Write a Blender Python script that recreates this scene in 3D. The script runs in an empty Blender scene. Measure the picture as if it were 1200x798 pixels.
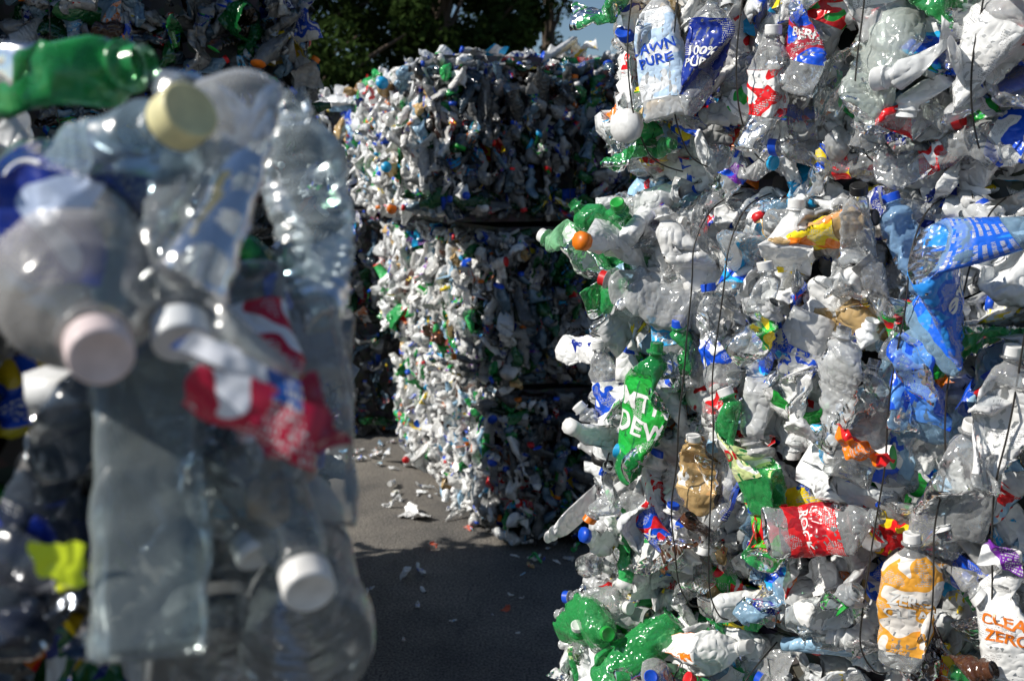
import bpy, bmesh, math
import numpy as np
from mathutils import Vector, Matrix
rng = np.random.default_rng(11)
R_ = math.radians
scene = bpy.context.scene

# ---------------------------------------------------------------- materials
def newmat(name):
    m = bpy.data.materials.new(name); m.use_nodes = True
    nt = m.node_tree; nt.nodes.clear()
    out = nt.nodes.new('ShaderNodeOutputMaterial')
    return m, nt, out
def N(nt, t, **kw):
    n = nt.nodes.new(t)
    for k, v in kw.items():
        if k in n.inputs: n.inputs[k].default_value = v
        else: setattr(n, k, v)
    return n
def math_(nt, op, a, b=None, clamp=False):
    n = nt.nodes.new('ShaderNodeMath'); n.operation = op; n.use_clamp = clamp
    for i, q in enumerate((a, b)):
        if q is None: continue
        if isinstance(q, (int, float)): n.inputs[i].default_value = q
        else: nt.links.new(q, n.inputs[i])
    return n.outputs[0]
def mixc(nt, f, a, b, mode='MIX'):
    n = nt.nodes.new('ShaderNodeMix'); n.data_type = 'RGBA'; n.blend_type = mode
    for i, q in ((0, f), (6, a), (7, b)):
        if isinstance(q, (int, float)): n.inputs[i].default_value = q
        elif isinstance(q, tuple): n.inputs[i].default_value = q if len(q) == 4 else q + (1,)
        else: nt.links.new(q, n.inputs[i])
    return n.outputs[2]
def crinkle(nt, scale, strength, dist):
    L = nt.links.new
    tc = N(nt, 'ShaderNodeTexCoord'); n1 = N(nt, 'ShaderNodeTexNoise', Scale=scale, Detail=1.0)
    L(tc.outputs['Object'], n1.inputs['Vector'])
    h = math_(nt, 'ABSOLUTE', math_(nt, 'SUBTRACT', n1.outputs['Fac'], .5))
    b = N(nt, 'ShaderNodeBump', Strength=strength, Distance=dist); L(h, b.inputs['Height'])
    return b, n1, tc

def mat_plastic(name='crumpled_clear_plastic', bs=.75, rough=.16, ior=1.6, edge=.5):
    m, nt, out = newmat(name); L = nt.links.new
    at = N(nt, 'ShaderNodeAttribute', attribute_name='Col')
    b, n1, tc = crinkle(nt, 48.0, bs, .011)
    body = N(nt, 'ShaderNodeBsdfDiffuse'); L(at.outputs['Color'], body.inputs['Color']); L(b.outputs[0], body.inputs['Normal'])
    tr = N(nt, 'ShaderNodeBsdfTransparent')
    L(mixc(nt, .6, (1, 1, 1), at.outputs['Color']), tr.inputs['Color'])
    lw = N(nt, 'ShaderNodeLayerWeight', Blend=.35); L(b.outputs[0], lw.inputs['Normal'])
    op = math_(nt, 'ADD', at.outputs['Alpha'], math_(nt, 'MULTIPLY', math_(nt, 'POWER', lw.outputs['Facing'], 2.0), edge), clamp=True)
    m1 = N(nt, 'ShaderNodeMixShader'); L(op, m1.inputs[0]); L(tr.outputs[0], m1.inputs[1]); L(body.outputs[0], m1.inputs[2])
    gl = N(nt, 'ShaderNodeBsdfGlossy', Roughness=rough); gl.inputs['Color'].default_value = (1, 1, 1, 1); L(b.outputs[0], gl.inputs['Normal'])
    fr = N(nt, 'ShaderNodeFresnel', IOR=ior); L(b.outputs[0], fr.inputs['Normal'])
    m2 = N(nt, 'ShaderNodeMixShader'); L(fr.outputs[0], m2.inputs[0])
    L(m1.outputs[0], m2.inputs[1]); L(gl.outputs[0], m2.inputs[2])
    L(m2.outputs[0], out.inputs[0]); return m
def mat_opaque():
    m, nt, out = newmat('crushed_cloudy_plastic'); L = nt.links.new
    at = N(nt, 'ShaderNodeAttribute', attribute_name='Col')
    b, n1, tc = crinkle(nt, 42.0, 1.0, .014)
    p = N(nt, 'ShaderNodeBsdfPrincipled', Roughness=.16, IOR=1.6); L(at.outputs['Color'], p.inputs['Base Color']); L(b.outputs[0], p.inputs['Normal'])
    L(p.outputs[0], out.inputs[0]); return m

def mat_label():
    m, nt, out = newmat('printed_label'); L = nt.links.new
    at = N(nt, 'ShaderNodeAttribute', attribute_name='Col')
    a2 = N(nt, 'ShaderNodeAttribute', attribute_name='Col2')
    uv = N(nt, 'ShaderNodeAttribute', attribute_name='luv')
    sp = N(nt, 'ShaderNodeSeparateXYZ'); L(uv.outputs['Vector'], sp.inputs[0])
    nz = N(nt, 'ShaderNodeTexNoise', Scale=26.0, Detail=0.0, Distortion=.5); L(uv.outputs['Vector'], nz.inputs['Vector'])
    k = N(nt, 'ShaderNodeMapRange'); L(nz.outputs['Fac'], k.inputs[0]); k.inputs[1].default_value = .54; k.inputs[2].default_value = .55
    c1 = mixc(nt, k.outputs[0], at.outputs['Color'], a2.outputs['Color'])
    row = math_(nt, 'GREATER_THAN', math_(nt, 'FRACT', math_(nt, 'MULTIPLY', sp.outputs[1], 300.0)), .5)
    n4 = N(nt, 'ShaderNodeTexNoise', Scale=1.0, Detail=0.0)
    cm = N(nt, 'ShaderNodeCombineXYZ')
    L(math_(nt, 'MULTIPLY', sp.outputs[0], 950.0), cm.inputs[0]); L(math_(nt, 'FLOOR', math_(nt, 'MULTIPLY', sp.outputs[1], 300.0)), cm.inputs[1])
    L(cm.outputs[0], n4.inputs['Vector'])
    let = math_(nt, 'GREATER_THAN', n4.outputs['Fac'], .5)
    zone = math_(nt, 'LESS_THAN', nz.outputs['Fac'], .40)
    tx = math_(nt, 'MULTIPLY', math_(nt, 'MULTIPLY', row, let), math_(nt, 'MULTIPLY', zone, .75))
    inv = N(nt, 'ShaderNodeInvert'); L(c1, inv.inputs['Color'])
    c2 = mixc(nt, tx, c1, inv.outputs[0])
    b, n1, tc = crinkle(nt, 50.0, .8, .010)
    p = N(nt, 'ShaderNodeBsdfPrincipled', Roughness=.26); L(c2, p.inputs['Base Color']); L(b.outputs[0], p.inputs['Normal'])
    L(p.outputs[0], out.inputs[0]); return m

def mat_cap():
    m, nt, out = newmat('moulded_cap_plastic'); L = nt.links.new
    at = N(nt, 'ShaderNodeAttribute', attribute_name='Col')
    tc = N(nt, 'ShaderNodeTexCoord'); nb = N(nt, 'ShaderNodeTexNoise', Scale=90.0, Detail=2.0); L(tc.outputs['Object'], nb.inputs['Vector'])
    rm = N(nt, 'ShaderNodeMapRange'); L(nb.outputs['Fac'], rm.inputs[0]); rm.inputs[3].default_value = .6; rm.inputs[4].default_value = 1.1
    c = mixc(nt, 1.0, at.outputs['Color'], rm.outputs[0], 'MULTIPLY')
    p = N(nt, 'ShaderNodeBsdfPrincipled', Roughness=.38); L(c, p.inputs['Base Color'])
    L(p.outputs[0], out.inputs[0]); return m

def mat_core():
    m, nt, out = newmat('shade_darkened_plastic_core'); L = nt.links.new
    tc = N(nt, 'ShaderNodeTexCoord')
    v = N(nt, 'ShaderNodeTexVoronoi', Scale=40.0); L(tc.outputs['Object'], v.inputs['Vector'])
    hs = N(nt, 'ShaderNodeHueSaturation', Saturation=.4, Value=.12); L(v.outputs['Color'], hs.inputs['Color'])  # core colour darkened, painting shade into the seams between bales
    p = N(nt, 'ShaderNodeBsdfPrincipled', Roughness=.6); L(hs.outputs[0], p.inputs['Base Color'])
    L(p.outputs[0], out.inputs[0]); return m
MATS = [mat_plastic(), mat_label(), mat_cap(), mat_core(), mat_opaque(), mat_plastic('smooth_clear_plastic', .22, .20, 1.5, .42)]

def mat_simple(name, col, rough=.5, metal=0.0, scale=30.0, var=.4):
    m, nt, out = newmat(name); L = nt.links.new
    tc = N(nt, 'ShaderNodeTexCoord'); n = N(nt, 'ShaderNodeTexNoise', Scale=scale, Detail=3.0); L(tc.outputs['Object'], n.inputs['Vector'])
    c = mixc(nt, n.outputs['Fac'], tuple(q*(1-var) for q in col), tuple(min(1, q*(1+var)) for q in col))
    p = N(nt, 'ShaderNodeBsdfPrincipled', Roughness=rough, Metallic=metal); L(c, p.inputs['Base Color'])
    L(p.outputs[0], out.inputs[0]); return m
M_WIRE = mat_simple('baling_wire', (.05, .047, .043), .45, .5)

# ---------------------------------------------------------------- mesh soup
class Soup:
    def __init__(s): s.V=[];s.C=[];s.C2=[];s.U=[];s.Q=[];s.T=[];s.mq=[];s.mt=[];s.n=0;s.smq=[];s.smt=[];s.ex=[]
    def add(s, V, C, C2, U, Q=None, T=None, mq=None, mt=None, smooth=True):
        s.V.append(V.astype(np.float32)); s.C.append(C); s.C2.append(C2); s.U.append(U)
        if Q is not None and len(Q): s.Q.append(Q+s.n); s.mq.append(mq); s.smq.append(np.full(len(Q), smooth))
        if T is not None and len(T): s.T.append(T+s.n); s.mt.append(mt); s.smt.append(np.full(len(T), smooth))
        s.n += len(V)
    def build(s, name):
        V=np.concatenate(s.V);C=np.concatenate(s.C).astype(np.float32);C2=np.concatenate(s.C2).astype(np.float32);U=np.concatenate(s.U).astype(np.float32)
        Q=np.concatenate(s.Q) if s.Q else np.zeros((0,4),int); T=np.concatenate(s.T) if s.T else np.zeros((0,3),int)
        mi=np.concatenate(s.mq+s.mt); sm=np.concatenate(s.smq+s.smt)
        me=bpy.data.meshes.new(name)
        me.vertices.add(len(V)); me.vertices.foreach_set('co', V.ravel())
        nl=Q.size+T.size; me.loops.add(nl); me.loops.foreach_set('vertex_index', np.concatenate([Q.ravel(),T.ravel()]).astype(np.int32))
        me.polygons.add(len(Q)+len(T))
        st=np.concatenate([np.arange(len(Q))*4, Q.size+np.arange(len(T))*3]).astype(np.int32)
        me.polygons.foreach_set('loop_start', st)
        me.polygons.foreach_set('material_index', mi.astype(np.int32))
        me.polygons.foreach_set('use_smooth', sm.astype(bool))
        me.update(calc_edges=True)
        for nm, tp, arr, pr in (('Col','FLOAT_COLOR',C,'color'),('Col2','FLOAT_COLOR',C2,'color'),('luv','FLOAT_VECTOR',U,'vector')):
            a=me.attributes.new(nm,tp,'POINT'); a.data.foreach_set(pr, arr.ravel())
        for m in MATS: me.materials.append(m)
        o=bpy.data.objects.new(name, me); scene.collection.objects.link(o); return o

# ---------------------------------------------------------------- bottle templates
PROF = {
 'soda':  [(.03,-9),(.012,.35),(0,.6),(.005,.82),(.03,.95),(.07,1),(.12,.95),(.3,.9),(.32,.93),(.56,.93),(.58,.96),(.64,1),(.7,.97),(.78,.78),(.85,.38),(.885,.08),(.90,0),(.925,0),(.93,.16),(.94,.16),(.945,0),(1,0)],
 'water': [(.02,-9),(.01,.5),(0,.7),(.01,.92),(.04,1),(.1,.97),(.4,.96),(.7,.98),(.78,.9),(.86,.45),(.9,.05),(.92,0),(.93,.15),(.94,.15),(.945,0),(1,0)],
 'square':[(.02,-9),(.01,.5),(0,.75),(.015,.95),(.05,1),(.3,.97),(.66,.97),(.74,.95),(.82,.55),(.88,.15),(.9,0),(.93,0),(.935,.1),(.945,.1),(.95,0),(1,0)],
 'jar':   [(.02,-9),(.01,.5),(0,.75),(.02,.96),(.06,1),(.5,1),(.72,.95),(.82,.6),(.88,.2),(.9,.1),(.93,.1),(1,.1)],
}
def tri(x): return 2*np.abs(2*(x-np.floor(x+.5)))-1
def make_deform(rg, L, R, crush, flat=None):
    if flat is None: flat=min(.87,crush*rg.uniform(.65,.9)); fr=False
    else: fr=True
    f0 = 1-flat
    k, ph = rg.uniform(2,8), rg.uniform(0,6)
    dents=[]
    for i in range(int(1+crush*5) if crush>.12 else 0):
        th=rg.uniform(0,6.28)
        if fr and abs(math.sin(th))>.6 and math.sin(th)>0: th=-th
        n=np.array([math.cos(th),math.sin(th),rg.uniform(-.7,.7)]); n/=np.linalg.norm(n)
        p0=np.array([0,0,rg.uniform(.08,.75)*L])+n*R*rg.uniform(.35,.8)
        dents.append((n,p0))
    cr=[]
    for fq,am in ((1/.09,.007),(1/.055,.006),(1/.035,.004),(1/.024,.003),(1/.016,.0016),(1/.011,.0009)):
        d=rg.normal(size=3); d/=np.linalg.norm(d); v=rg.normal(size=3); v/=np.linalg.norm(v)
        cr.append((d*fq, rg.uniform(0,1), v*am*max(crush,.25)))
    hz=rg.uniform(.25,.6)*L; ha=rg.normal()*(.12 if fr else .45)*crush
    zs=1-crush*rg.uniform(0,.3)*(0.3 if fr else 1); tw=rg.normal()*(.15 if fr else .5)*crush
    def d(P):
        P=P.copy(); zt=P[:,2]/L
        w=np.clip((.86-zt)/.12,0,1)
        f=1-(1-f0)*w*(.75+.25*np.sin(zt*k+ph))
        P[:,1]*=f; P[:,0]*=1+(1-f)*.42
        a=tw*zt; c,s=np.cos(a),np.sin(a); x=P[:,0]*c-P[:,1]*s; y=P[:,0]*s+P[:,1]*c; P[:,0]=x;P[:,1]=y
        for n,p0 in dents:
            q=(P-p0)@n; q=np.where(q>0,q,0)*w; P-=n[None]*(q*1.75)[:,None]
        for dv,p,v in cr: P+=v[None]*(tri(P@dv+p)*w)[:,None]
        P[:,2]*=zs
        t=np.clip((P[:,2]-hz*zs)/(.12*L),0,1); an=ha*t*t*(3-2*t)
        ca,sa=np.cos(an),np.sin(an); zz=P[:,2]-hz*zs
        P[:,1]=P[:,1]-np.where(zz>0,zz*sa,0); P[:,2]=hz*zs+np.where(zz>0,zz*ca,zz)
        return P
    return d
def grid_quads(nr, ns, wrap=True):
    i=np.arange(nr-1)[:,None]; j=np.arange(ns if wrap else ns-1)[None]
    j2=(j+1)%ns if wrap else j+1
    return np.stack([i*ns+j, i*ns+j2, (i+1)*ns+j2, (i+1)*ns+j],-1).reshape(-1,4)
_text={}
def text_mesh(s):
    if s in _text: return _text[s]
    cu=bpy.data.curves.new('t','FONT'); cu.body=s; cu.align_x='CENTER'; cu.align_y='CENTER'; cu.offset=.022
    o=bpy.data.objects.new('t',cu); scene.collection.objects.link(o)
    dg=bpy.context.evaluated_depsgraph_get(); me=bpy.data.meshes.new_from_object(o.evaluated_get(dg))
    bm=bmesh.new(); bm.from_mesh(me); bmesh.ops.triangulate(bm,faces=bm.faces[:])
    for _ in range(5):
        e=[x for x in bm.edges if x.calc_length()>.1]
        if not e: break
        bmesh.ops.subdivide_edges(bm,edges=e,cuts=1); bmesh.ops.triangulate(bm,faces=bm.faces[:])
    bm.verts.index_update()
    V=np.array([v.co[:] for v in bm.verts]); T=np.array([[v.index for v in f.verts] for f in bm.faces]); bm.free()
    bpy.data.objects.remove(o); _text[s]=(V,T); return V,T

class Tm: pass
def bottle(rg, kind='soda', L=.23, R=.034, seg=24, rings=36, crush=.8, label=(.32,.56), arc=1.0, cap=True, text=None, ts=.035, neck=.0125, capk=1.0, flat=None):
    pr=PROF[kind]; Z=np.array([p[0] for p in pr]); K=np.array([p[1] for p in pr],float)
    T_=np.concatenate([[0],np.cumsum(np.hypot(np.diff(Z)*L, np.diff(np.clip(K,-.3,1))*R*.7)+.0008)]); T_/=T_[-1]
    rn=min(neck*(1 if kind!='jar' else 2), R*.8)
    rr=rn+(R-rn)*K; rr[0]=0.0005
    t=np.linspace(0,1,rings); t=np.unique(np.concatenate([t, T_])) if rings>25 else t
    z=np.interp(t,T_,Z); r=np.interp(t,T_,rr)
    def rad(zt,r,th):
        rb=r
        if kind=='water': rb=rb+.0014*np.sin(zt*L*6.283/.013)*((zt>.08)&(zt<.72))
        if kind=='square':
            w=np.clip((.86-zt)/.1,0,1); se=(np.abs(np.cos(th))**5+np.abs(np.sin(th))**5)**(-.2)
            rb=rb*(1+(se*.92-1)*w)
        if kind=='soda': rb=rb*(1+.05*np.cos(5*th)*np.clip((.1-zt)/.1,0,1))
        return rb
    D=make_deform(rg,L,R,crush,flat)
    th=np.linspace(0,2*math.pi,seg,endpoint=False)
    ZZ,TH=np.meshgrid(z,th,indexing='ij'); RR=np.repeat(r[:,None],seg,1); RR=rad(ZZ,RR,TH)
    def cart(zz,tt,r): return np.stack([r*np.cos(tt),r*np.sin(tt),zz*L],-1).reshape(-1,3)
    out=Tm(); Vs=[D(cart(ZZ,TH,RR))]; Qs=[grid_quads(len(z),seg)]; part=[np.zeros(len(Vs[0]),int)]; mq=[np.zeros(len(Qs[0]),int)]
    U=[np.stack([(TH*R).ravel(),(ZZ*L).ravel(),np.zeros(ZZ.size)],-1)]
    n=len(Vs[0]); Ts=[];mt=[]
    out.top=Vs[0][-seg:].mean(0)
    zm,km=Z[3:],rr[3:]
    if label:
        nr=max(3,int(rings*.4)); ns=max(4,int(seg*arc))+1
        z2=np.linspace(label[0],label[1],nr); t0=math.pi/2-math.pi*arc
        th2=np.linspace(t0,t0+2*math.pi*arc,ns)
        Z2,T2=np.meshgrid(z2,th2,indexing='ij'); R2=rad(Z2,np.interp(Z2,zm,km),T2)+.0012
        V=D(cart(Z2,T2,R2)); Vs.append(V); q=grid_quads(nr,ns,False); Qs.append(q+n); n+=len(V)
        part.append(np.ones(len(V),int)); mq.append(np.ones(len(q),int)); U.append(np.stack([(T2*R).ravel(),(Z2*L).ravel(),np.zeros(Z2.size)],-1))
        if text:
            tv,tt=text_mesh(text); zc=(label[0]+label[1])/2
            th3=math.pi/2+tv[:,0]*ts/R; z3=zc+tv[:,1]*ts/L; r3=rad(z3,np.interp(z3,zm,km),th3)+.0032
            V=D(np.stack([r3*np.cos(th3),r3*np.sin(th3),z3*L],-1)); Vs.append(V); Ts.append(tt+n); n+=len(V)
            part.append(np.full(len(V),3)); mt.append(np.full(len(tt),2)); U.append(np.zeros((len(V),3)))
    if cap:
        hi=seg>=20
        rc=(rn+.0022)*capk; cs=seg*2 if seg>=28 else seg
        h=.016*capk
        if hi: zc=np.array([0,.0004,.0012,h-.002,h-.0007,h,h,h-.0003,h])+L*.945; rcs=np.array([.93,.99,1,1,.97,.9,.8,.78,.0])*rc
        else: zc=np.array([0,0.0005,h,h])+L*.945; rcs=np.array([.9,1,1,0])*rc
        th4=np.linspace(0,2*math.pi,cs,endpoint=False); A,B=np.meshgrid(zc,th4,indexing='ij'); Rc=np.repeat(rcs[:,None],cs,1)
        if hi: Rc[2:4,::2]*=.965
        V=D(np.stack([Rc*np.cos(B),Rc*np.sin(B),A],-1).reshape(-1,3)); Vs.append(V); q=grid_quads(len(zc),cs); Qs.append(q+n); n+=len(V)
        part.append(np.full(len(V),2)); mq.append(np.full(len(q),2)); U.append(np.zeros((len(V),3))); out.top=V[-cs:].mean(0)
    out.V=np.concatenate(Vs); out.Q=np.concatenate(Qs); out.T=np.concatenate(Ts) if Ts else None
    out.part=np.concatenate(part); out.mq=np.concatenate(mq); out.mt=np.concatenate(mt) if mt else None; out.U=np.concatenate(U)
    out.L=L; out.zmax=out.V[:,2].max(); return out
def sheet(rg, a=.12, b=.09, n=18, part=0, folds=5, amp=1.0, torn=True):
    u=np.linspace(-.5,.5,n); X,Y=np.meshgrid(u*a,u*b,indexing='ij'); P=np.stack([X,np.zeros_like(X),Y],-1).reshape(-1,3)
    U=np.stack([P[:,0],P[:,2],P[:,1]],-1)
    if torn:
        ang=np.arctan2(P[:,2],P[:,0]); rr=1+.13*np.sin(ang*3+rg.uniform(0,6))+.08*np.sin(ang*7+rg.uniform(0,6)); P*=rr[:,None]
    for i in range(folds):
        th=rg.uniform(0,6.28); nn=np.array([math.cos(th),rg.uniform(-.5,.5),math.sin(th)]); nn/=np.linalg.norm(nn)
        q=P@nn-rg.uniform(.1,.4)*min(a,b); q=np.where(q>0,q,0)
        an=rg.uniform(-1,1)*1.6; P-=nn*(q*(1-math.cos(an)))[:,None]; P[:,1]+=q*math.sin(an)
    for fq,am in ((1/.08,.01),(1/.05,.008),(1/.03,.005),(1/.018,.003)):
        d=rg.normal(size=3); d/=np.linalg.norm(d); v=rg.normal(size=3); v[1]*=2; v/=np.linalg.norm(v)
        P+=(v*am*amp)[None]*tri(P@(d*fq)+rg.uniform())[:,None]
    P[:,2]+=b/2
    out=Tm(); out.V=P; out.Q=grid_quads(n,n,False); out.T=None; out.part=np.full(len(P),part); out.mq=np.full(len(out.Q),part); out.mt=None; out.U=U; out.L=b; out.zmax=b; out.top=np.array([0,0,b])
    return out

# ---------------------------------------------------------------- colours
CLR=(.90,.92,.92,.20); MILK=(.89,.89,.87,1.0); GRN=(.05,.50,.13,.42); DGRN=(.02,.30,.07,.62); BLU=(.42,.68,.92,.30); BRN=(.10,.04,.02,.8); AMB=(.82,.56,.25,.45)
WHITE=(.89,.89,.87); RED=(.72,.015,.02); BLUE=(.01,.09,.68); DBLUE=(.01,.03,.28); YEL=(.92,.68,.02); ORG=(.92,.22,.01); GREEN=(.02,.40,.05); BLACK=(.02,.02,.02); PUR=(.2,.03,.38); CYAN=(.02,.42,.80)
def pick(rg, items, p): p=np.array(p,float); return items[rg.choice(len(items),p=p/p.sum())]
def palette(rg, mode='bright'):
    if mode=='bright': body=pick(rg,[CLR,MILK,GRN,DGRN,BLU,BRN,AMB],[80,9,2,.5,7,.7,2]); v=rg.uniform(.9,1.02)
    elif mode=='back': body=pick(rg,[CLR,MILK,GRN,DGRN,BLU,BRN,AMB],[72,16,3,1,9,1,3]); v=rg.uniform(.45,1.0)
    elif mode=='mid': body=pick(rg,[CLR,MILK,GRN,DGRN,BLU,BRN,AMB],[55,28,6,2,7,1.5,3]); v=rg.uniform(.55,1.02)
    else: body=pick(rg,[CLR,MILK,GRN,DGRN,BLU,BRN],[50,1.5,6,9,24,8]); v=rg.uniform(.05,.36)  # faces out of the sun: shade painted into darker body colours
    body=tuple(min(.92,c*v) for c in body[:3])+(min(1,body[3]*rg.uniform(.5,1.5)),)
    lab=pick(rg,[WHITE,RED,BLUE,DBLUE,YEL,ORG,GREEN,BLACK,PUR,CYAN],[30,14,24,8,7,7,5,1.5,2,7] if mode!='shaded' else [10,12,25,20,3,5,8,15,2,10])
    l2=pick(rg,[WHITE,RED,BLUE,YEL,GREEN,CYAN],[45,10,17,10,5,10])
    cap=pick(rg,[WHITE,RED,BLUE,YEL,GREEN,BLACK,ORG,CYAN],[42,9,26,3,6,3,5,6] if mode!='shaded' else [20,12,25,3,8,10,6,8])
    if mode=='shaded': lab=tuple(c*.55 for c in lab); l2=tuple(c*.55 for c in l2)  # label colours dimmed as part of the same painted shade
    return body,lab,l2,cap
def place(soup, tm, M, t, body, lab=WHITE, l2=WHITE, cap=WHITE, txt=WHITE, scale=1.0, center=True, smooth=True, opaque=False, soft=False):
    V=tm.V.copy()
    if center: V[:,2]-=tm.zmax/2
    V=V*scale@M.T+t
    tab=np.array([tuple(body),tuple(lab)+(1,),tuple(cap)+(1,),tuple(txt)+(1,)]); C=tab[tm.part]
    C2=np.tile(np.array(tuple(l2)+(1,)),(len(V),1)); U=tm.U+rng.uniform(0,9,3)[None]*np.array([0,0,1])
    mq=tm.mq
    if opaque or body[3]>.8: mq=np.where(mq==0,4,mq)
    elif soft: mq=np.where(mq==0,5,mq)
    soup.add(V,C,C2,U,tm.Q,tm.T,mq,tm.mt,smooth)
def frame(zd, yd):
    z=np.array(zd,float); z/=np.linalg.norm(z); y=np.array(yd,float); y=y-z*(y@z); y/=np.linalg.norm(y); x=np.cross(y,z)
    return np.stack([x,y,z],1)
def between(soup, tm, base, tip, yd, **kw):
    base=np.array(base,float); tip=np.array(tip,float); s=np.linalg.norm(tip-base)/np.linalg.norm(tm.top)
    M=frame(tip-base,yd)@frame(tm.top,(0,1,0)).T
    place(soup,tm,M,base,scale=s,center=False,**kw)

# ---------------------------------------------------------------- pools
def make_pool(n, seg, rings, dense, sheets=.33):
    P=[]
    for i in range(n):
        r=rng.random(); kind=pick(rng,['soda','water','square','jar'],[40,32,20,8])
        L=rng.uniform(.19,.26); R=rng.uniform(.032,.040)
        if r<.35: L,R=rng.uniform(.26,.30),rng.uniform(.046,.055)
        lab=None if rng.random()<.28 else (.28,.60) if rng.random()<.6 else (.38,.52)
        P.append(bottle(rng,kind,L,R,seg,rings,rng.uniform(.65,1.05),lab,arc=1 if rng.random()<.5 else rng.uniform(.4,.9),cap=rng.random()<.45))
    for i in range(int(n*sheets)):
        P.append(sheet(rng,rng.uniform(.08,.17),rng.uniform(.07,.14),22 if dense else 8,part=0 if rng.random()<.5 else 1,folds=5,amp=1.0))
    return P
POOL_H=make_pool(46,20,28,True,.28)
POOL_L=make_pool(36,9,12,False,.12)

def fill_face(soup, A, B, z0, z1, pool, mode, du=.08, dv=.11, layers=3, edge=.3, bulge=.03, ldepth=.035, inset=0.0, wires=(), round_=.05, phis=.6, tilt=.25, sc=(.85,1.1), smooth=True, opq=False, hz=None, umax=1.05, vm=.055):
    A=np.array(A,float); B=np.array(B,float); d=B-A; Ln=np.linalg.norm(d); d/=Ln; n=np.array([d[1],-d[0]])
    d3=np.array([d[0],d[1],0]); n3=np.array([n[0],n[1],0]); up=np.array([0,0,1.])
    nu=max(1,int(Ln/du)); nv=max(1,int((z1-z0)/dv))
    ex=np.array(soup.ex) if soup.ex else None
    for l in range(layers):
        for i in range(nu+1):
            for j in range(nv):
                u=min(umax,(i+rng.uniform(-.6,.6))/nu); v=(j+.5+rng.uniform(-.6,.6))/nv
                v=min(max(v,vm),1-vm); ue=min(max(u,0),1); z=z0+v*(z1-z0)
                p=A+d*(u*Ln)
                if l==0 and ex is not None and len(ex):
                    q=np.array([p[0],p[1],z])
                    if np.min(np.linalg.norm((ex[:,:3]-q),axis=1)-ex[:,3])<0: continue
                o=bulge*(1-(2*v-1)**2)+bulge*.5*(1-(2*ue-1)**2)-round_*abs(2*v-1)**7-round_*abs(2*ue-1)**12-l*ldepth-inset+rng.normal()*.010
                for w in wires: o-=.022*math.exp(-((u*Ln-w)/.03)**2)
                pl=pool if (hz is None or hz[0]<z<hz[1]) and l<2 else POOL_L
                tm=pl[rng.integers(len(pl))]; s=rng.uniform(*sc)
                if tm.L>.26: s*=.88
                if l>=1: s*=1.15
                ph=rng.normal()*phis+(math.pi if rng.random()<.4 else 0)
                if rng.random()<.15: ph+=math.pi/2
                tl=rng.normal()*tilt*(1 if l==0 else .4)
                if min(v,1-v)*(z1-z0)<tm.L*s*.45: ph=(math.pi/2)*(1 if rng.random()<.5 else -1)+rng.normal()*.14; tl*=.5
                zd=(math.cos(ph)*up+math.sin(ph)*d3)*math.cos(tl)+n3*math.sin(tl)
                a=rng.normal()*.4 if (rng.random()>edge or l>=1) else math.pi/2+rng.normal()*.3
                xs=np.cross(n3,zd); yd=n3*math.cos(a)+xs*math.sin(a)
                if rng.random()<.5 and tm.T is None: yd=-yd
                t=np.array([p[0]+n[0]*o,p[1]+n[1]*o,z])
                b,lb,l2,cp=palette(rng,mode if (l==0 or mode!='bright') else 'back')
                place(soup,tm,frame(zd,yd),t,b,lb,l2,cp,scale=s,smooth=smooth,opaque=opq or l>0)

def core(soup, quad, z0, z1, inset=.07):
    q=np.array(quad,float); c=q.mean(0); 
    qq=[]
    for p in q:
        v=p-c; L=np.linalg.norm(v); qq.append(c+v*(1-inset*1.35/L))
    n=10; V=[];F=[]
    for a in range(4):
        p,r=qq[a],qq[(a+1)%4]; base=len(V)
        for i in range(n+1):
            for j in range(n+1):
                x=p+(r-p)*i/n; V.append([x[0],x[1],z0-.006+(z1-z0+.010)*j/n])
        for i in range(n):
            for j in range(n):
                k=base+i*(n+1)+j; F.append([k,k+n+1,k+n+2,k+1])
    b=len(V)
    for z in (z0-.006,z1+.004):
        for p in qq: V.append([p[0],p[1],z])
    F+= [[b+3,b+2,b+1,b],[b+4,b+5,b+6,b+7]]
    V=np.array(V); F=np.array(F); k=len(V)
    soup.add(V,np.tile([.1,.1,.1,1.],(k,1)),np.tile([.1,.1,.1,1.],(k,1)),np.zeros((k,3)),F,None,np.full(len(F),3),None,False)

def wire(parent, pts, r=.0015):
    cu=bpy.data.curves.new('baling_wire','CURVE'); cu.dimensions='3D'; cu.bevel_depth=r; cu.bevel_resolution=2
    sp=cu.splines.new('NURBS'); sp.points.add(len(pts)-1); sp.order_u=3; sp.use_endpoint_u=True
    for i,p in enumerate(pts): sp.points[i].co=(p[0],p[1],p[2],1)
    cu.materials.append(M_WIRE); o=bpy.data.objects.new('baling_wire',cu); scene.collection.objects.link(o); o.parent=parent
def face_wires(parent, A, B, z0, z1, ws, out=.045, r=.0015, lean=0.0):
    A=np.array(A,float);B=np.array(B,float);d=(B-A)/np.linalg.norm(B-A);n=np.array([d[1],-d[0]])
    for w in ws:
        pts=[]; p=A+d*w-n*.25; pts.append((p[0],p[1],z1-.002))
        K=11
        for k in range(K):
            v=1-k/(K-1); o=out-.10*abs(2*v-1)**8+rng.normal()*.004; s=w+rng.normal()*.006+lean*(v-.5)
            p=A+d*s+n*o; pts.append((p[0],p[1],z0+.006+v*(z1-z0-.012)))
        p=A+d*w-n*.25; pts.append((p[0],p[1],z0+.002)); wire(parent,pts,r)

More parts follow.
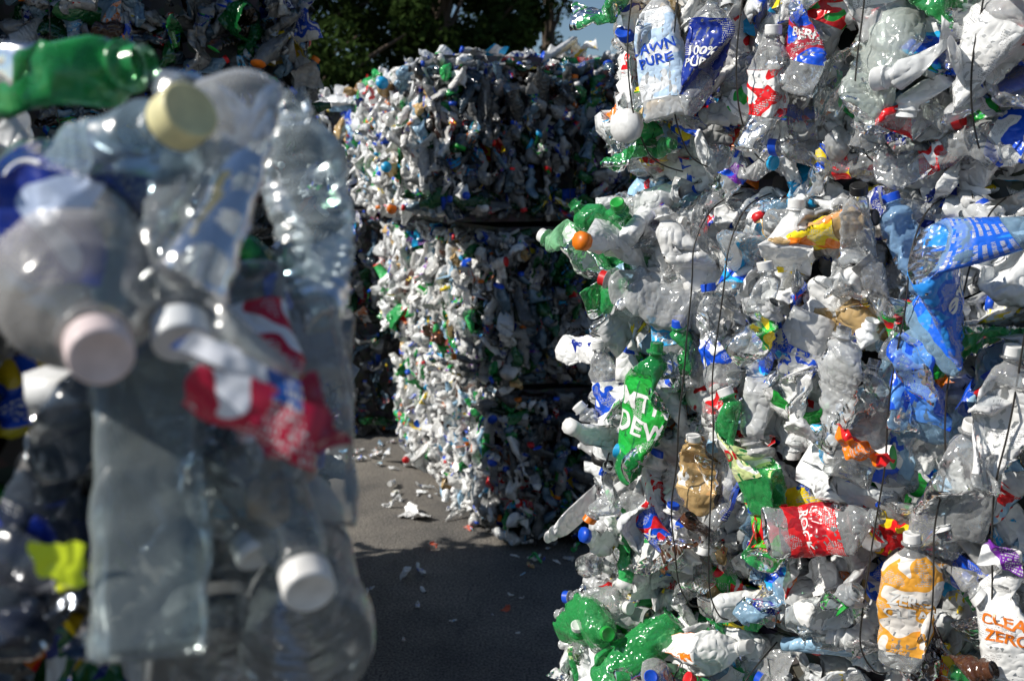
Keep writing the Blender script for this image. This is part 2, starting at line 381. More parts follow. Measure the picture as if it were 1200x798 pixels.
# ---------------------------------------------------------------- right stack
RA=np.array([.205,1.955]); RD=np.array([.722,-.692]); RN=np.array([-.692,-.722]); 
def rp(s,z,o=.05):
    s=s+.35*o; z=z+(1.65-z)*.04
    p=RA+RD*s+RN*o; return np.array([p[0],p[1],z])
def rv(ph,tl):
    ph,tl=R_(ph),R_(tl); d=np.array([RD[0],RD[1],0]);n=np.array([RN[0],RN[1],0])
    return (math.cos(ph)*np.array([0,0,1.])+math.sin(ph)*d)*math.cos(tl)+n*math.sin(tl)
def hero(soup,s,z,ph=0,tl=10,o=.05,kind='soda',L=.22,R=.034,crush=.6,roll=0,body=CLR,lab=WHITE,l2=WHITE,cap=WHITE,txt=WHITE,label=(.32,.56),text=None,ts=.035,hascap=True,arc=1.0,scale=.9,flat=None):
    if text: flat=.70 if flat is None else flat; crush=max(min(crush,.5),.42); tl=min(tl,3)
    elif flat is not None: flat=max(flat,.7)
    else: crush=max(crush,.6)
    o=o-.018
    tm=bottle(rng,kind,L,R,30,46,crush,label,arc,hascap,text,ts,flat=flat)
    zd=rv(ph,tl); n=np.array([RN[0],RN[1],0]); xs=np.cross(n,zd); a=R_(roll+rng.normal()*9); P=rp(s,z,o)
    place(soup,tm,frame(zd,n*math.cos(a)+xs*math.sin(a)),P,body,lab,l2,cap,txt,scale=scale)
    for q in (-.25,0,.25):
        e=P+zd*q*L*scale; soup.ex.append([e[0]-RN[0]*o,e[1]-RN[1]*o,e[2],R*scale*(.95 if text else .5)])
def hsheet(soup,s,z,ph=0,o=.07,a=.12,b=.1,body=None,lab=WHITE,l2=WHITE,part=1,amp=1.0,folds=4):
    tm=sheet(rng,a,b,32,part,folds,amp); zd=rv(ph,0); n=np.array([RN[0],RN[1],0])
    place(soup,tm,frame(zd,n),rp(s,z,o),body or CLR,lab,l2)
RH=[(0.01,.795),(.808,1.634),(1.644,2.46)]
RO=[-.08,0.0,.03]
WS=[[.2,.33,.62,.8],[.235,.30,.60,.69,.77],[.12,.21,.33,.53,.70]]
for k,(z0,z1) in enumerate(RH):
    sp=Soup(); A=RA+RD*RO[k]; B=A+RD*1.35; Bk=-RN*.95
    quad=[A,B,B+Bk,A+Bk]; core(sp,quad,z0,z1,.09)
    if k==1:
        hero(sp,-.01,1.53,-35,30,.06,L=.21,R=.045,crush=.6,body=GRN,label=None,hascap=False)
        hero(sp,-.07,1.48,-70,15,.05,L=.25,R=.052,crush=.4,body=(.35,.8,.42,.45),label=(.3,.7),lab=(.62,.78,.60),l2=WHITE,txt=GREEN,text='7',ts=.06,arc=.5,scale=1)
        hero(sp,.02,1.42,75,5,.07,L=.20,R=.036,crush=.8,body=GRN,label=None,hascap=False)
        hero(sp,.10,1.43,-75,15,.09,L=.22,R=.05,crush=.5,body=(.88,.9,.9,.30),label=None,cap=RED,scale=1)
        hero(sp,.04,1.55,20,40,.06,L=.20,R=.035,crush=.7,body=GRN,label=None,cap=GREEN)
        hero(sp,.17,1.29,5,20,.08,L=.21,R=.036,crush=.7,body=GRN,label=None,cap=BLUE)
        hero(sp,.12,1.20,8,0,.11,L=.29,R=.054,crush=.42,body=DGRN,label=(.2,.78),lab=(.02,.32,.04),l2=(.02,.46,.06),text='MTN\nDEW',ts=.050,txt=WHITE,hascap=False,scale=.95)
        hero(sp,.0,1.22,-10,5,.06,L=.22,R=.036,crush=.6,flat=.6,body=CLR,label=(.2,.6),lab=BLUE,l2=WHITE)
        hero(sp,-.06,1.30,70,10,.04,L=.2,R=.034,crush=.7,body=MILK,label=(.3,.6),lab=WHITE,l2=DBLUE)
        hero(sp,.25,1.36,-12,0,.08,L=.22,R=.035,crush=.7,body=CLR,label=(.25,.5),lab=BLUE,l2=WHITE,cap=BLUE)
        hero(sp,.43,1.565,80,5,.07,L=.22,R=.037,crush=.5,flat=.6,body=AMB,label=(.2,.7),lab=YEL,l2=ORG,cap=BLACK)
        hero(sp,.50,1.57,10,25,.09,L=.16,R=.028,crush=.4,body=CLR,label=None,cap=BLACK)
        hero(sp,.70,1.50,40,3,.12,L=.29,R=.058,crush=.42,flat=.6,body=BLU,label=(.10,.84),lab=(.015,.13,.70),l2=(.03,.28,.80),text='Dore',ts=.046,txt=WHITE,hascap=False,scale=.95)
        hero(sp,.57,1.54,-20,5,.08,L=.21,R=.045,crush=.9,body=(.35,.6,.92,.4),label=None,cap=BLUE)
        hero(sp,.79,1.54,15,30,.12,L=.18,R=.035,crush=.3,body=CLR,label=None,cap=BLUE)
        hero(sp,.62,1.35,15,5,.09,L=.24,R=.05,crush=.6,flat=.7,body=BLU,label=(.15,.78),lab=BLUE,l2=(.1,.3,.8),hascap=False)
        hero(sp,.71,1.40,85,5,.09,L=.24,R=.050,crush=.8,body=GRN,label=None,hascap=False)
        hero(sp,.73,1.29,5,5,.10,L=.26,R=.052,crush=.6,flat=.7,body=CLR,label=(.10,.78),lab=(.89,.89,.88),l2=WHITE)
        hero(sp,.49,1.31,12,5,.10,L=.30,R=.056,crush=.8,body=(.9,.92,.92,.35),label=None,hascap=False)
        hero(sp,.38,1.40,-8,5,.09,L=.24,R=.045,crush=.6,flat=.6,body=CLR,label=(.3,.6),lab=GREEN,l2=YEL,arc=.6)
        hsheet(sp,.53,1.22,20,.12,.09,.04,lab=ORG,l2=RED)
        hero(sp,.33,1.17,-25,5,.10,L=.25,R=.046,crush=.5,body=GRN,label=(.3,.72),lab=(.70,.80,.35),l2=WHITE,text='DROP',ts=.030,txt=RED)
        hero(sp,.36,1.05,-12,0,.08,L=.24,R=.04,crush=.6,flat=.7,body=GRN,label=(.1,.6),lab=(.08,.50,.03),l2=RED,hascap=False)
        hero(sp,.47,1.06,65,5,.10,L=.24,R=.042,crush=.5,body=(.6,.63,.64,.3),label=(.15,.65),lab=RED,l2=(.4,.01,.02),text='ROCK',ts=.024,hascap=False)
        hero(sp,.67,1.17,10,10,.10,L=.26,R=.055,crush=.7,body=CLR,label=None)
        hsheet(sp,.74,1.10,5,.12,.05,.04,lab=PUR,l2=WHITE)
        hero(sp,.21,.97,30,5,.09,L=.25,R=.045,crush=1.0,body=BRN,label=None,hascap=False)
        hero(sp,.22,1.10,5,5,.08,L=.2,R=.045,crush=.9,body=AMB,label=(.3,.6),lab=AMB[:3],l2=WHITE)
        hero(sp,.0,1.12,-35,25,.06,L=.22,R=.045,crush=.4,body=(.9,.92,.92,.30),label=None,cap=WHITE)
        hero(sp,.03,1.02,-160,15,.07,L=.20,R=.04,crush=.4,body=CLR,label=None,cap=ORG)
        hero(sp,.11,.96,-40,5,.08,L=.22,R=.036,crush=.5,body=CLR,label=(.2,.65),lab=BLUE,l2=RED,text='OX',ts=.028)
        hero(sp,.62,.98,-3,5,.11,L=.24,R=.045,crush=.5,body=CLR,label=(.12,.86),lab=(.87,.40,.05),l2=(.85,.80,.74),text='ZERO\nCLEAR',ts=.026,txt=WHITE)
        hero(sp,.76,.99,-3,5,.11,L=.24,R=.043,crush=.5,body=CLR,label=(.12,.86),lab=WHITE,l2=WHITE,text='CLEAR\nZERO',ts=.025,txt=ORG)
        hero(sp,.67,.87,60,5,.11,L=.27,R=.048,crush=1.0,body=BRN,label=None,hascap=False,scale=1)
        hero(sp,.50,.92,40,10,.10,L=.26,R=.055,crush=.6,body=(.8,.85,.87,.30),label=(.2,.5),lab=WHITE,l2=WHITE,hascap=False)
    if k==2:
        hero(sp,.13,1.87,-8,0,.11,kind='square',L=.26,R=.047,crush=.42,body=(.9,.91,.91,.4),label=(.15,.80),lab=(.84,.87,.90),l2=(.55,.72,.92),text='DAWN\nPURE',ts=.026,txt=BLUE)
        hero(sp,.22,1.85,8,0,.11,L=.24,R=.043,crush=.42,body=CLR,label=(.2,.80),lab=DBLUE,l2=(.02,.05,.35),text='100%\nPURE',ts=.024,txt=WHITE,hascap=False)
        hero(sp,.34,1.79,5,5,.10,L=.22,R=.04,crush=.6,flat=.7,body=CLR,label=(.3,.68),lab=RED,l2=WHITE)
        hero(sp,.41,1.88,15,5,.10,L=.22,R=.040,crush=.5,body=CLR,label=(.25,.7),lab=(.40,.02,.04),l2=BLUE,text='BERRY',ts=.019)
        hero(sp,.40,2.02,5,10,.09,L=.22,R=.045,crush=.8,body=GRN,label=None,hascap=False)
        hero(sp,.59,1.94,-40,10,.10,L=.20,R=.045,crush=.9,body=GRN,label=None,hascap=False)
        hero(sp,.01,1.97,70,15,.07,L=.22,R=.04,crush=.8,body=GRN,label=None,hascap=False)
        hero(sp,.06,1.70,85,5,.07,L=.20,R=.034,crush=.9,body=GRN,label=None,hascap=False)
        hsheet(sp,.68,1.96,-5,.15,.08,.09,lab=RED,l2=YEL,amp=.5,folds=2)
        hsheet(sp,.75,1.96,-5,.14,.10,.12,lab=WHITE,l2=WHITE,amp=.5,folds=2)
        hero(sp,.55,1.72,80,5,.10,L=.20,R=.034,crush=.5,body=CLR,label=(.3,.5),lab=RED,l2=RED,cap=RED)
        hero(sp,.51,1.83,20,8,.10,L=.27,R=.055,crush=.7,body=(.84,.92,.86,.30),label=None,hascap=False)
        hero(sp,.48,1.98,-10,8,.10,L=.27,R=.05,crush=.6,flat=.6,body=(.9,.91,.91,.4),label=(.2,.7),lab=WHITE,l2=WHITE)
        hero(sp,.67,1.82,30,8,.10,L=.24,R=.05,crush=.6,flat=.6,body=(.9,.91,.91,.4),label=(.15,.75),lab=WHITE,l2=WHITE,hascap=False)
    if k==0:
        hero(sp,-.03,.70,70,25,.06,L=.28,R=.054,crush=.5,body=GRN,label=None,cap=GREEN,scale=1)
        hero(sp,.08,.68,-150,30,.09,L=.26,R=.054,crush=.4,body=GRN,label=None,scale=1)
        hero(sp,-.01,.75,80,5,.04,L=.22,R=.036,crush=.6,body=CLR,label=None)
        hero(sp,.16,.66,40,30,.09,L=.24,R=.045,crush=.5,body=CLR,label=(.3,.6),lab=BLUE,l2=RED,cap=BLUE)
        hero(sp,.30,.66,-40,45,.12,L=.22,R=.045,crush=.4,body=DGRN,label=None,cap=RED)
        hero(sp,.21,.73,75,10,.09,L=.24,R=.040,crush=.7,body=MILK,label=(.2,.6),lab=ORG,l2=WHITE)
        hero(sp,.37,.69,60,15,.12,L=.26,R=.05,crush=.6,body=GRN,label=None)
        hero(sp,-.06,.62,20,20,.05,L=.26,R=.045,crush=.6,body=GRN,label=(.3,.6),lab=(.5,.75,.3),l2=WHITE)
    fill_face(sp,A,A+RD*1.05,z0,z1,POOL_H,'bright',du=.068,dv=.086,layers=3,bulge=.035,ldepth=.030,wires=[w-RO[k] for w in WS[k]],phis=.6,tilt=.18,edge=.10,hz=(.5,2.12),round_=.055,sc=(.72,1.02),vm=.042)
    fill_face(sp,A+Bk,A,z0,z1,POOL_L,'bright',du=.10,dv=.11,layers=2,opq=True)
    fill_face(sp,A+Bk+RD*1.3,A+Bk,z0,z1,POOL_L,'bright',du=.13,dv=.13,layers=1,opq=True)
    sp.ex=[]
    fill_face(sp,A+RD*.01-RN*.10,A+RD*.01-RN*.02,z0,z1,POOL_H,'bright',du=.07,dv=.10,layers=1,round_=.03,bulge=.01,hz=(.5,2.12),vm=.08)
    o=sp.build('plastic_bottle_bale')
    face_wires(o,RA,RA+RD*1.35,z0,z1,WS[k],out=.108,r=.0014,lean=.03)

# ---------------------------------------------------------------- generic stacks
def simple_bale(quad,z0,z1,faces,pool=POOL_L,du=.085,dv=.12,layers=3,edge=.6,phis=.35,top=False,wires=4,name='plastic_bottle_bale',sc=(.85,1.1),smooth=False,opq=True,**kw):
    sp=Soup(); q=[np.array(p,float) for p in quad]; core(sp,q,z0,z1,.08)
    for f,md,ly in faces:
        fill_face(sp,q[f],q[(f+1)%4],z0,z1,pool,md,du=du,dv=dv,layers=ly,edge=edge,phis=phis,sc=sc,smooth=smooth,opq=opq,**kw)
    if top:
        a,b,c,d=q; K=int(np.linalg.norm(b-a)/.11); J=int(np.linalg.norm(d-a)/.11)
        for i in range(K):
            for j in range(J):
                u,v=(i+rng.random())/K,(j+rng.random())/J; p=(a*(1-u)+b*u)*(1-v)+(d*(1-u)+c*u)*v; p=p+(q[0]+q[2]-2*p)*.03
                bd,lb,l2,cp=palette(rng,'mid'); th=rng.uniform(0,6.28)
                place(sp,pool[rng.integers(len(pool))],frame((math.cos(th),math.sin(th),rng.normal()*.25),(rng.normal()*.4,rng.normal()*.4,1)),np.array([p[0],p[1],z1-.01+rng.normal()*.015]),bd,lb,l2,cp,smooth=smooth,opaque=opq)
    o=sp.build(name)
    for f,md,ly in faces[:2]:
        Ln=np.linalg.norm(q[(f+1)%4]-q[f])
        face_wires(o,q[f],q[(f+1)%4],z0,z1,[Ln*(i+.7)/(wires+.4) for i in range(wires)],out=.065,r=.0016)
    return o
MIDB=[((-.03,4.22),(-.67,5.84)),((-.10,4.22),(-.75,5.84)),((-.34,4.20),(-.87,5.80))]
for k,(c,f) in enumerate(MIDB):
    fr=(c[0]+1.5,c[1]+.36); bk=(f[0]+1.5,f[1]+.4)
    simple_bale([c,fr,bk,f],.72*k+.018,.72*k+.704,[(3,'mid',2),(0,'shaded',2)],du=.058,dv=.095,edge=.5,phis=.20,top=(k==2),sc=(.78,1.08),bulge=.04,round_=.11,smooth=True,vm=.07)
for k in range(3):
    dx=[0,.02,-.02][k]
    simple_bale([(-2.15+dx,2.52),(-.60+dx,2.90),(-.98+dx,4.05),(-2.4+dx,3.85)],.80*k+.01,.80*k+.79,[(0,'shaded',2),(1,'shaded',2),(3,'mid',1)],du=.07,dv=.11,edge=.4,phis=.8,top=(k==2),sc=(.7,.95),smooth=True)
for k in range(3):
    q=[(-2.1,6.05),(-.55,6.3),(-.5,7.6),(-2.1,7.6)] if k<2 else [(-2.1,7.0),(-.75,6.35),(-.1,7.5),(-1.5,8.1)]
    simple_bale(q,.72*k+.01,.72*k+.71,[(0,'shaded' if k<2 else 'mid',2),(3,'mid',1)],du=.08,dv=.12,edge=.5,top=(k==2),sc=(.7,1.0))

# ---------------------------------------------------------------- foreground bale
FQ=[(-1.0,.50),(-.19,.65),(-.42,1.30),(-1.0,1.28)]
simple_bale(FQ,.01,.80,[(0,'bright',1),(1,'bright',1)],du=.09,dv=.12)
sp=Soup(); core(sp,FQ,.82,1.60,.05)
fill_face(sp,FQ[0],FQ[1],.82,1.62,POOL_H,'shaded',du=.08,dv=.10,layers=2,edge=.3,phis=.5,bulge=0,hz=(1.3,2),inset=.01,umax=.97)
fill_face(sp,FQ[1],FQ[2],.82,1.62,POOL_L,'shaded',du=.085,dv=.11,layers=1,bulge=-.02,inset=.03,tilt=.05,edge=0,opq=True,phis=.3)
fill_face(sp,FQ[3],FQ[0],.82,1.62,POOL_L,'bright',du=.10,dv=.12,layers=1,opq=True)
def fg(base,tip,kind='soda',L=.21,R=.035,crush=.35,yd=(0,-1,.2),body=CLR,lab=WHITE,l2=WHITE,cap=WHITE,label=None,neck=.0125,capk=1.0,hascap=True,arc=1.0,text=None,ts=.03,txt=WHITE,flat=None):
    tm=bottle(rng,kind,L,R,36,56,crush,label,arc,hascap,text,ts,neck,capk,flat)
    between(sp,tm,base,tip,yd,body=body,lab=lab,l2=l2,cap=cap,txt=txt,soft=True)
C1=(.66,.71,.73,.08); C2_=(.84,.87,.88,.15)
fg((-.275,.60,1.640),(-.176,.42,1.573),L=.21,R=.038,crush=.1,flat=.05,body=(.80,.78,.76,.20),label=(.10,.44),lab=DBLUE,l2=(.02,.05,.3),text='OZ',ts=.03,cap=(.87,.72,.70),capk=.95)
t_=sheet(rng,.085,.045,26,1,1,.4); place(sp,t_,frame((.15,0,1),(.1,-1,.3)),np.array([-.238,.48,1.628]),CLR,DBLUE,(.55,.65,.85))
fg((-.31,.62,1.60),(-.157,.50,1.682),kind='water',L=.21,R=.034,crush=.3,flat=.25,body=(.52,.70,.80,.16),cap=(.85,.78,.42),capk=1.05)
fg((-.41,.70,1.69),(-.225,.63,1.718),L=.22,R=.045,crush=.7,flat=.45,body=(.03,.45,.10,.45),hascap=False)
fg((-.310,.60,1.60),(-.305,.55,1.75),kind='water',L=.22,R=.045,crush=.4,flat=.3,body=(.50,.74,.78,.18),hascap=False)
fg((-.156,.575,1.690),(-.118,.455,1.530),L=.21,R=.038,crush=.25,flat=.35,yd=(.1,-1,.2),body=(.86,.88,.88,.20),hascap=False)
fg((-.205,.60,1.69),(-.153,.455,1.573),kind='soda',L=.20,R=.030,crush=.3,flat=.2,body=C1,cap=(.86,.88,.88),capk=.95)
fg((-.180,.465,1.412),(-.203,.56,1.595),kind='square',L=.22,R=.031,crush=.12,flat=.1,yd=(.2,-1,.1),body=(.54,.62,.62,.18),hascap=False)
fg((-.165,.59,1.59),(-.118,.50,1.48),L=.21,R=.034,crush=.3,flat=.5,body=C1,label=(.2,.75),lab=(.50,.01,.04),l2=(.75,.78,.85),hascap=False)
t_=sheet(rng,.060,.026,26,1,1,.3); place(sp,t_,frame((.45,0,1),(.1,-1,.1)),np.array([-.117,.435,1.547]),CLR,(.52,.01,.05),(.80,.82,.88))
t_=sheet(rng,.058,.010,26,1,1,.3); place(sp,t_,frame((.45,0,1),(.1,-1,.1)),np.array([-.122,.433,1.566]),CLR,(.02,.09,.36),(.80,.82,.88))
t_=sheet(rng,.034,.045,26,1,3,.5); place(sp,t_,frame((-.3,0,1),(.2,-1,.1)),np.array([-.102,.46,1.530]),CLR,(.30,.01,.06),(.30,.01,.06))
fg((-.118,.56,1.45),(-.122,.62,1.61),L=.2,R=.024,crush=.5,body=C2_,hascap=False)
fg((-.118,.60,1.55),(-.142,.66,1.700),kind='water',L=.2,R=.032,crush=.4,flat=.3,body=(.70,.80,.83,.2),hascap=False)
fg((-.108,.50,1.395),(-.17,.70,1.43),kind='water',L=.2,R=.034,crush=.1,flat=.05,body=C1,hascap=False)
fg((-.164,.50,1.385),(-.20,.70,1.42),kind='soda',L=.2,R=.034,crush=.1,flat=.05,body=C1,hascap=False)
fg((-.17,.64,1.51),(-.103,.48,1.440),L=.2,R=.030,crush=.3,flat=.2,body=C1,cap=(.88,.87,.84),capk=1.0)
fg((-.21,.60,1.54),(-.135,.505,1.449),kind='water',L=.16,R=.026,crush=.3,flat=.2,body=C1,cap=(.85,.85,.83),capk=.85)
fg((-.16,.64,1.53),(-.130,.51,1.473),L=.16,R=.028,crush=.3,body=(.7,.6,.5,.2),cap=(.68,.50,.34),capk=.9)
fg((-.155,.56,1.42),(-.158,.56,1.55),kind='soda',L=.2,R=.032,crush=.4,flat=.4,body=C1,label=(.3,.7),lab=CYAN,l2=WHITE,hascap=False)
fg((-.14,.60,1.47),(-.145,.55,1.56),kind='jar',L=.14,R=.028,crush=.3,flat=.3,body=(.80,.45,.25,.45),hascap=False)
fg((-.29,.56,1.38),(-.22,.53,1.56),kind='soda',L=.24,R=.04,crush=.4,body=(.10,.14,.20,.3),label=(.3,.5),lab=(.02,.03,.06),l2=DBLUE,hascap=False)
fg((-.215,.50,1.44),(-.30,.52,1.45),kind='soda',L=.2,R=.034,crush=.4,flat=.4,body=(.04,.05,.07,.6),label=(.05,.22),lab=(.78,.85,.03),l2=(.75,.8,.05),hascap=False)
t_=sheet(rng,.026,.020,16,1,1,.3); place(sp,t_,frame((.1,0,1),(.1,-1,.1)),np.array([-.216,.455,1.466]),CLR,(.70,.85,.03),(.70,.85,.03))
fg((-.24,.53,1.36),(-.20,.55,1.50),kind='water',L=.2,R=.036,crush=.5,body=(.04,.08,.17,.5),hascap=False)
fg((-.30,.50,1.35),(-.26,.52,1.42),kind='soda',L=.2,R=.05,crush=.5,body=(.03,.04,.07,.7),hascap=False)
for i in range(55):
    x,y=rng.uniform(-.95,-.36),rng.uniform(.72,1.20); bd,lb,l2,cp=palette(rng,'mid'); th=rng.uniform(0,6.28)
    place(sp,POOL_H[rng.integers(len(POOL_H))],frame((math.cos(th),math.sin(th),rng.normal()*.2),(rng.normal()*.4,rng.normal()*.4,1)),np.array([x,y,1.60+rng.normal()*.012]),bd,lb,l2,cp,opaque=True)
sp.build('plastic_bottle_bale')

# ---------------------------------------------------------------- litter
sp=Soup()
spots=[(-.445,3.94,'b'),(-.378,3.98,'b'),(-.345,4.25,'r'),(-.017,3.62,'r'),(-.64,5.16,'b'),(-.61,5.0,'b'),(-.58,4.9,'b'),(-.62,4.8,'b'),(-.45,4.65,'s'),(-.5,4.7,'s'),(-.9,5.64,'b'),(-.8,5.75,'b'),(-.72,5.6,'b'),(-.66,5.45,'b'),(-.2,4.5,'r'),(-1.0,5.5,'s')]
for i in range(26): spots.append((rng.uniform(-1.3,-.74),rng.uniform(5.5,6.05),'m'))
for i in range(12):
    t=rng.random(); spots.append((-.10-.62*t-abs(rng.normal())*.03,4.3+1.55*t,'m'))
for i in range(26): spots.append((rng.uniform(-.9,.5),rng.uniform(3.2,5.6),'c'))
for i in range(14): spots.append((rng.uniform(0.0,.5),rng.uniform(4.0,4.25),'m'))
for x,y,k in spots:
    bd,lb,l2,cp=palette(rng,'mid'); th=rng.uniform(0,6.28)
    if k=='r': tm=sheet(rng,.05,.035,9,1,2,.3); sc=1; lb=l2=(.7,.12,.06)
    elif k=='b': tm=POOL_L[rng.integers(36)]; sc=rng.uniform(.45,.65); bd=(.80,.81,.81,.7)
    elif k=='s': tm=sheet(rng,.13,.09,14,0,4,.6); sc=1; bd=(.82,.82,.81,.9)
    elif k=='c': tm=POOL_L[rng.integers(len(POOL_L))]; sc=rng.uniform(.10,.25)
    else: tm=POOL_L[rng.integers(len(POOL_L))]; sc=rng.uniform(.15,.45)
    M=frame((math.cos(th),math.sin(th),rng.normal()*.08),(0,0,1)); V=(tm.V-[0,0,tm.zmax/2])*sc@M.T; 
    place(sp,tm,M,np.array([x,y,-V[:,2].min()+.001]),bd,lb,l2,cp,scale=sc,smooth=False,opaque=True)
sp.build('plastic_litter')

# ---------------------------------------------------------------- ground
def ground():
    me=bpy.data.meshes.new('asphalt_ground'); s=300
    me.from_pydata([(-s,-s,0),(s,-s,0),(s,s,0),(-s,s,0)],[],[(0,1,2,3)])
    o=bpy.data.objects.new('asphalt_ground',me); scene.collection.objects.link(o)
    m,nt,out=newmat('weathered_asphalt'); L=nt.links.new
    tc=N(nt,'ShaderNodeTexCoord')
    big=N(nt,'ShaderNodeTexNoise',Scale=1.8,Detail=5.0,Roughness=.65); L(tc.outputs['Object'],big.inputs['Vector'])
    fine=N(nt,'ShaderNodeTexNoise',Scale=110.0,Detail=3.0); L(tc.outputs['Object'],fine.inputs['Vector'])
    cr=N(nt,'ShaderNodeTexVoronoi',Scale=.6); cr.feature='DISTANCE_TO_EDGE'
    wv=N(nt,'ShaderNodeVectorMath'); wv.operation='MULTIPLY_ADD'; n2=N(nt,'ShaderNodeTexNoise',Scale=4.0,Detail=4.0); L(tc.outputs['Object'],n2.inputs['Vector'])
    L(n2.outputs['Color'],wv.inputs[0]); wv.inputs[1].default_value=(.35,.35,.35); L(tc.outputs['Object'],wv.inputs[2]); L(wv.outputs[0],cr.inputs['Vector'])
    crk=N(nt,'ShaderNodeMapRange'); L(cr.outputs['Distance'],crk.inputs[0]); crk.inputs[1].default_value=.001; crk.inputs[2].default_value=.004
    mr=N(nt,'ShaderNodeMapRange'); L(big.outputs['Fac'],mr.inputs[0]); mr.inputs[1].default_value=.35; mr.inputs[2].default_value=.65
    c=mixc(nt,mr.outputs[0],(.10,.094,.088),(.22,.20,.172))
    f2=N(nt,'ShaderNodeMapRange'); L(fine.outputs['Fac'],f2.inputs[0]); f2.inputs[1].default_value=.32; f2.inputs[2].default_value=.68; f2.inputs[3].default_value=.3; f2.inputs[4].default_value=1.6
    c=mixc(nt,1.0,c,f2.outputs[0],'MULTIPLY')
    c=mixc(nt,math_(nt,'MULTIPLY',math_(nt,'SUBTRACT',1.0,crk.outputs[0]),.4),c,(.06,.06,.058))
    b=N(nt,'ShaderNodeBump',Strength=.8,Distance=.006); L(fine.outputs['Fac'],b.inputs['Height'])
    p=N(nt,'ShaderNodeBsdfPrincipled',Roughness=.85); L(c,p.inputs['Base Color']); L(b.outputs[0],p.inputs['Normal']); L(p.outputs[0],out.inputs[0])
    me.materials.append(m)
ground()

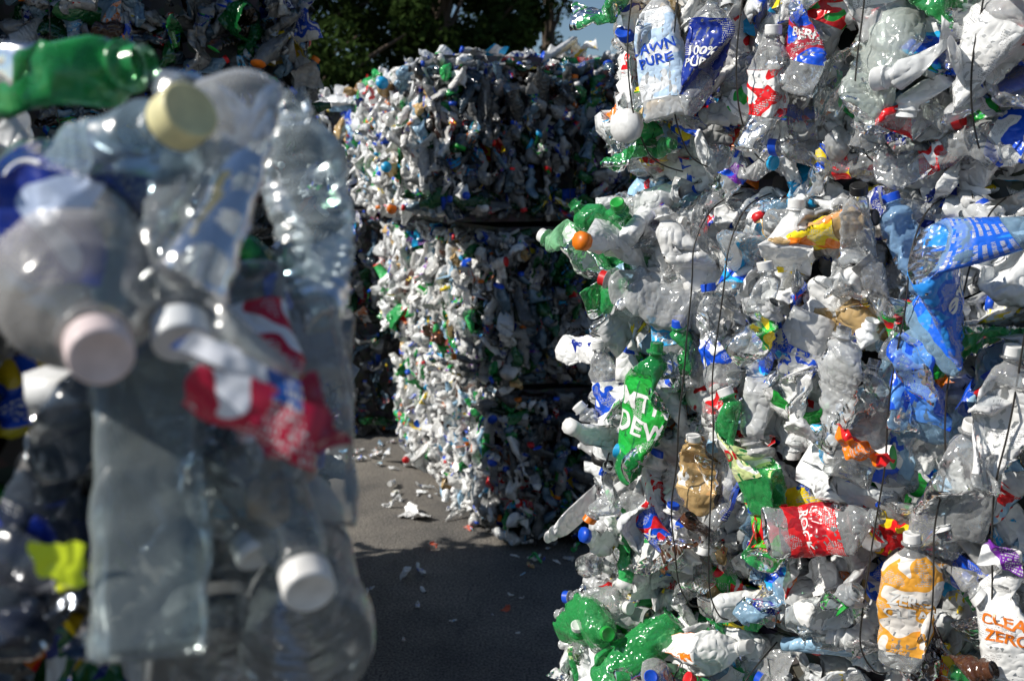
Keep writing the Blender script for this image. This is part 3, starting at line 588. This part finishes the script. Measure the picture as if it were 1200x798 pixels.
# ---------------------------------------------------------------- trees
def mat_leaf():
    m,nt,out=newmat('foliage'); L=nt.links.new
    at=N(nt,'ShaderNodeAttribute',attribute_name='Col')
    d=N(nt,'ShaderNodeBsdfDiffuse'); L(at.outputs['Color'],d.inputs['Color'])
    t=N(nt,'ShaderNodeBsdfTranslucent'); L(at.outputs['Color'],t.inputs['Color'])
    mx=N(nt,'ShaderNodeMixShader'); mx.inputs[0].default_value=.2; L(d.outputs[0],mx.inputs[1]); L(t.outputs[0],mx.inputs[2]); L(mx.outputs[0],out.inputs[0]); return m
M_LEAF=mat_leaf(); M_BARK=mat_simple('bark',(.09,.065,.045),.9,0,12)
def tree(x,y,H,W,nl):
    e=bpy.data.objects.new('deciduous_tree',None); e.location=(x,y,0); scene.collection.objects.link(e)
    bm=bmesh.new(); cl=[]
    def limb(p,q,r0,r1,seg=8):
        p,q=Vector(p),Vector(q); d=(q-p).normalized(); a=d.orthogonal().normalized(); b=d.cross(a); rings=[]
        for k in range(5):
            t=k/4; c=p.lerp(q,t)+Vector(rng.normal(size=3))*r0*.25*(0<k<4); r=r0+(r1-r0)*t
            rings.append([bm.verts.new(c+(a*math.cos(i*6.283/seg)+b*math.sin(i*6.283/seg))*r) for i in range(seg)])
        for k in range(4):
            for i in range(seg): bm.faces.new((rings[k][i],rings[k][(i+1)%seg],rings[k+1][(i+1)%seg],rings[k+1][i]))
    limb((0,0,-.1),(0,0,H*.45),.035*H,.022*H); limb((0,0,H*.44),(.1,0,H*.9),.022*H,.006*H)
    for i in range(26):
        z=rng.uniform(.18,.92)*H; th=rng.uniform(0,6.28); rr=W*math.sqrt(max(.08,1-((z/H-.5)/.52)**2))*rng.uniform(.55,1)
        q=(math.cos(th)*rr,math.sin(th)*rr,z+rng.uniform(0,.1)*H); limb((0,0,z*.8),q,.008*H,.002*H,6)
        for k in range(4): t=rng.uniform(.45,1.05); cl.append((np.array([q[0]*t,q[1]*t,z*.8+(q[2]-z*.8)*t])+rng.normal(size=3)*W*.10,W*rng.uniform(.12,.24),rng.uniform(.5,1.4)))
    me=bpy.data.meshes.new('trunk'); bm.to_mesh(me); bm.free(); me.materials.append(M_BARK)
    o=bpy.data.objects.new('trunk_and_limbs',me); scene.collection.objects.link(o); o.parent=e
    c=np.array([k[0] for k in cl]); s=np.array([k[1] for k in cl]); br=np.array([k[2] for k in cl])
    idx=rng.integers(len(cl),size=nl); g=rng.normal(size=(nl,3)); g/=np.linalg.norm(g,axis=1)[:,None]; P=c[idx]+g*(s[idx]*rng.uniform(.3,1.1,nl)**.6)[:,None]
    a=rng.normal(size=(nl,3)); a/=np.linalg.norm(a,axis=1)[:,None]; b=np.cross(a,rng.normal(size=(nl,3))); b/=np.linalg.norm(b,axis=1)[:,None]
    sz=rng.uniform(.05,.10,nl)[:,None]
    V=np.stack([P-a*sz,P+b*sz*.5,P+a*sz,P-b*sz*.5],1).reshape(-1,3)
    me=bpy.data.meshes.new('leaves'); me.vertices.add(len(V)); me.vertices.foreach_set('co',V.ravel().astype(np.float32))
    me.loops.add(nl*4); me.loops.foreach_set('vertex_index',np.arange(nl*4,dtype=np.int32)); me.polygons.add(nl); me.polygons.foreach_set('loop_start',(np.arange(nl)*4).astype(np.int32)); me.update(calc_edges=True)
    col=np.array([.030,.052,.014])[None]*(br[idx]*rng.uniform(.6,1.4,nl))[:,None]; C=np.concatenate([np.repeat(col,4,0),np.ones((nl*4,1))],1)
    at=me.attributes.new('Col','FLOAT_COLOR','POINT'); at.data.foreach_set('color',C.ravel().astype(np.float32)); me.materials.append(M_LEAF)
    o=bpy.data.objects.new('leaves',me); scene.collection.objects.link(o); o.parent=e
tree(-3.6,17,8.5,2.6,30000)
tree(-1.3,19,8.0,2.0,28000)
tree(-5.8,22,10,3.2,20000)
tree(4.2,21,8.5,2.6,16000)
tree(-1.9,24,9,2.6,18000)
tree(-.3,23,7.8,1.5,16000)
tree(.9,27,8.2,1.3,5000)
tree(8.0,24,9,3,8000)
tree(-11,22,10,3.4,8000)

# ---------------------------------------------------------------- light, sky, camera
el=R_(38); s=np.array([-1,-.22]); s/=np.linalg.norm(s)
sd=Vector((s[0]*math.cos(el),s[1]*math.cos(el),math.sin(el)))
sun=bpy.data.lights.new('sun','SUN'); sun.energy=5; sun.angle=R_(.5); sun.color=(1,.95,.87)
so=bpy.data.objects.new('sun',sun); scene.collection.objects.link(so); so.rotation_euler=sd.to_track_quat('Z','Y').to_euler(); so.location=(-6,0,8)
w=bpy.data.worlds.new('World'); scene.world=w; w.use_nodes=True; nt=w.node_tree
bg=nt.nodes['Background']; sk=nt.nodes.new('ShaderNodeTexSky'); sk.sky_type='NISHITA'; sk.sun_disc=False; sk.sun_elevation=el; sk.sun_rotation=math.atan2(s[0],s[1])
sk.dust_density=.1; sk.ozone_density=3.0
nt.links.new(sk.outputs[0],bg.inputs[0]); bg.inputs[1].default_value=.078
cam=bpy.data.cameras.new('camera'); cam.lens=35; cam.sensor_width=36; cam.clip_end=1000; cam.clip_start=.05
cam.dof.use_dof=True; cam.dof.focus_distance=1.7; cam.dof.aperture_fstop=6.3
co=bpy.data.objects.new('camera',cam); scene.collection.objects.link(co); co.location=(0,0,1.65); co.rotation_euler=(R_(90-9.4),0,0)
scene.camera=co
scene.view_settings.view_transform='Standard'; scene.view_settings.look='None'; scene.view_settings.exposure=0
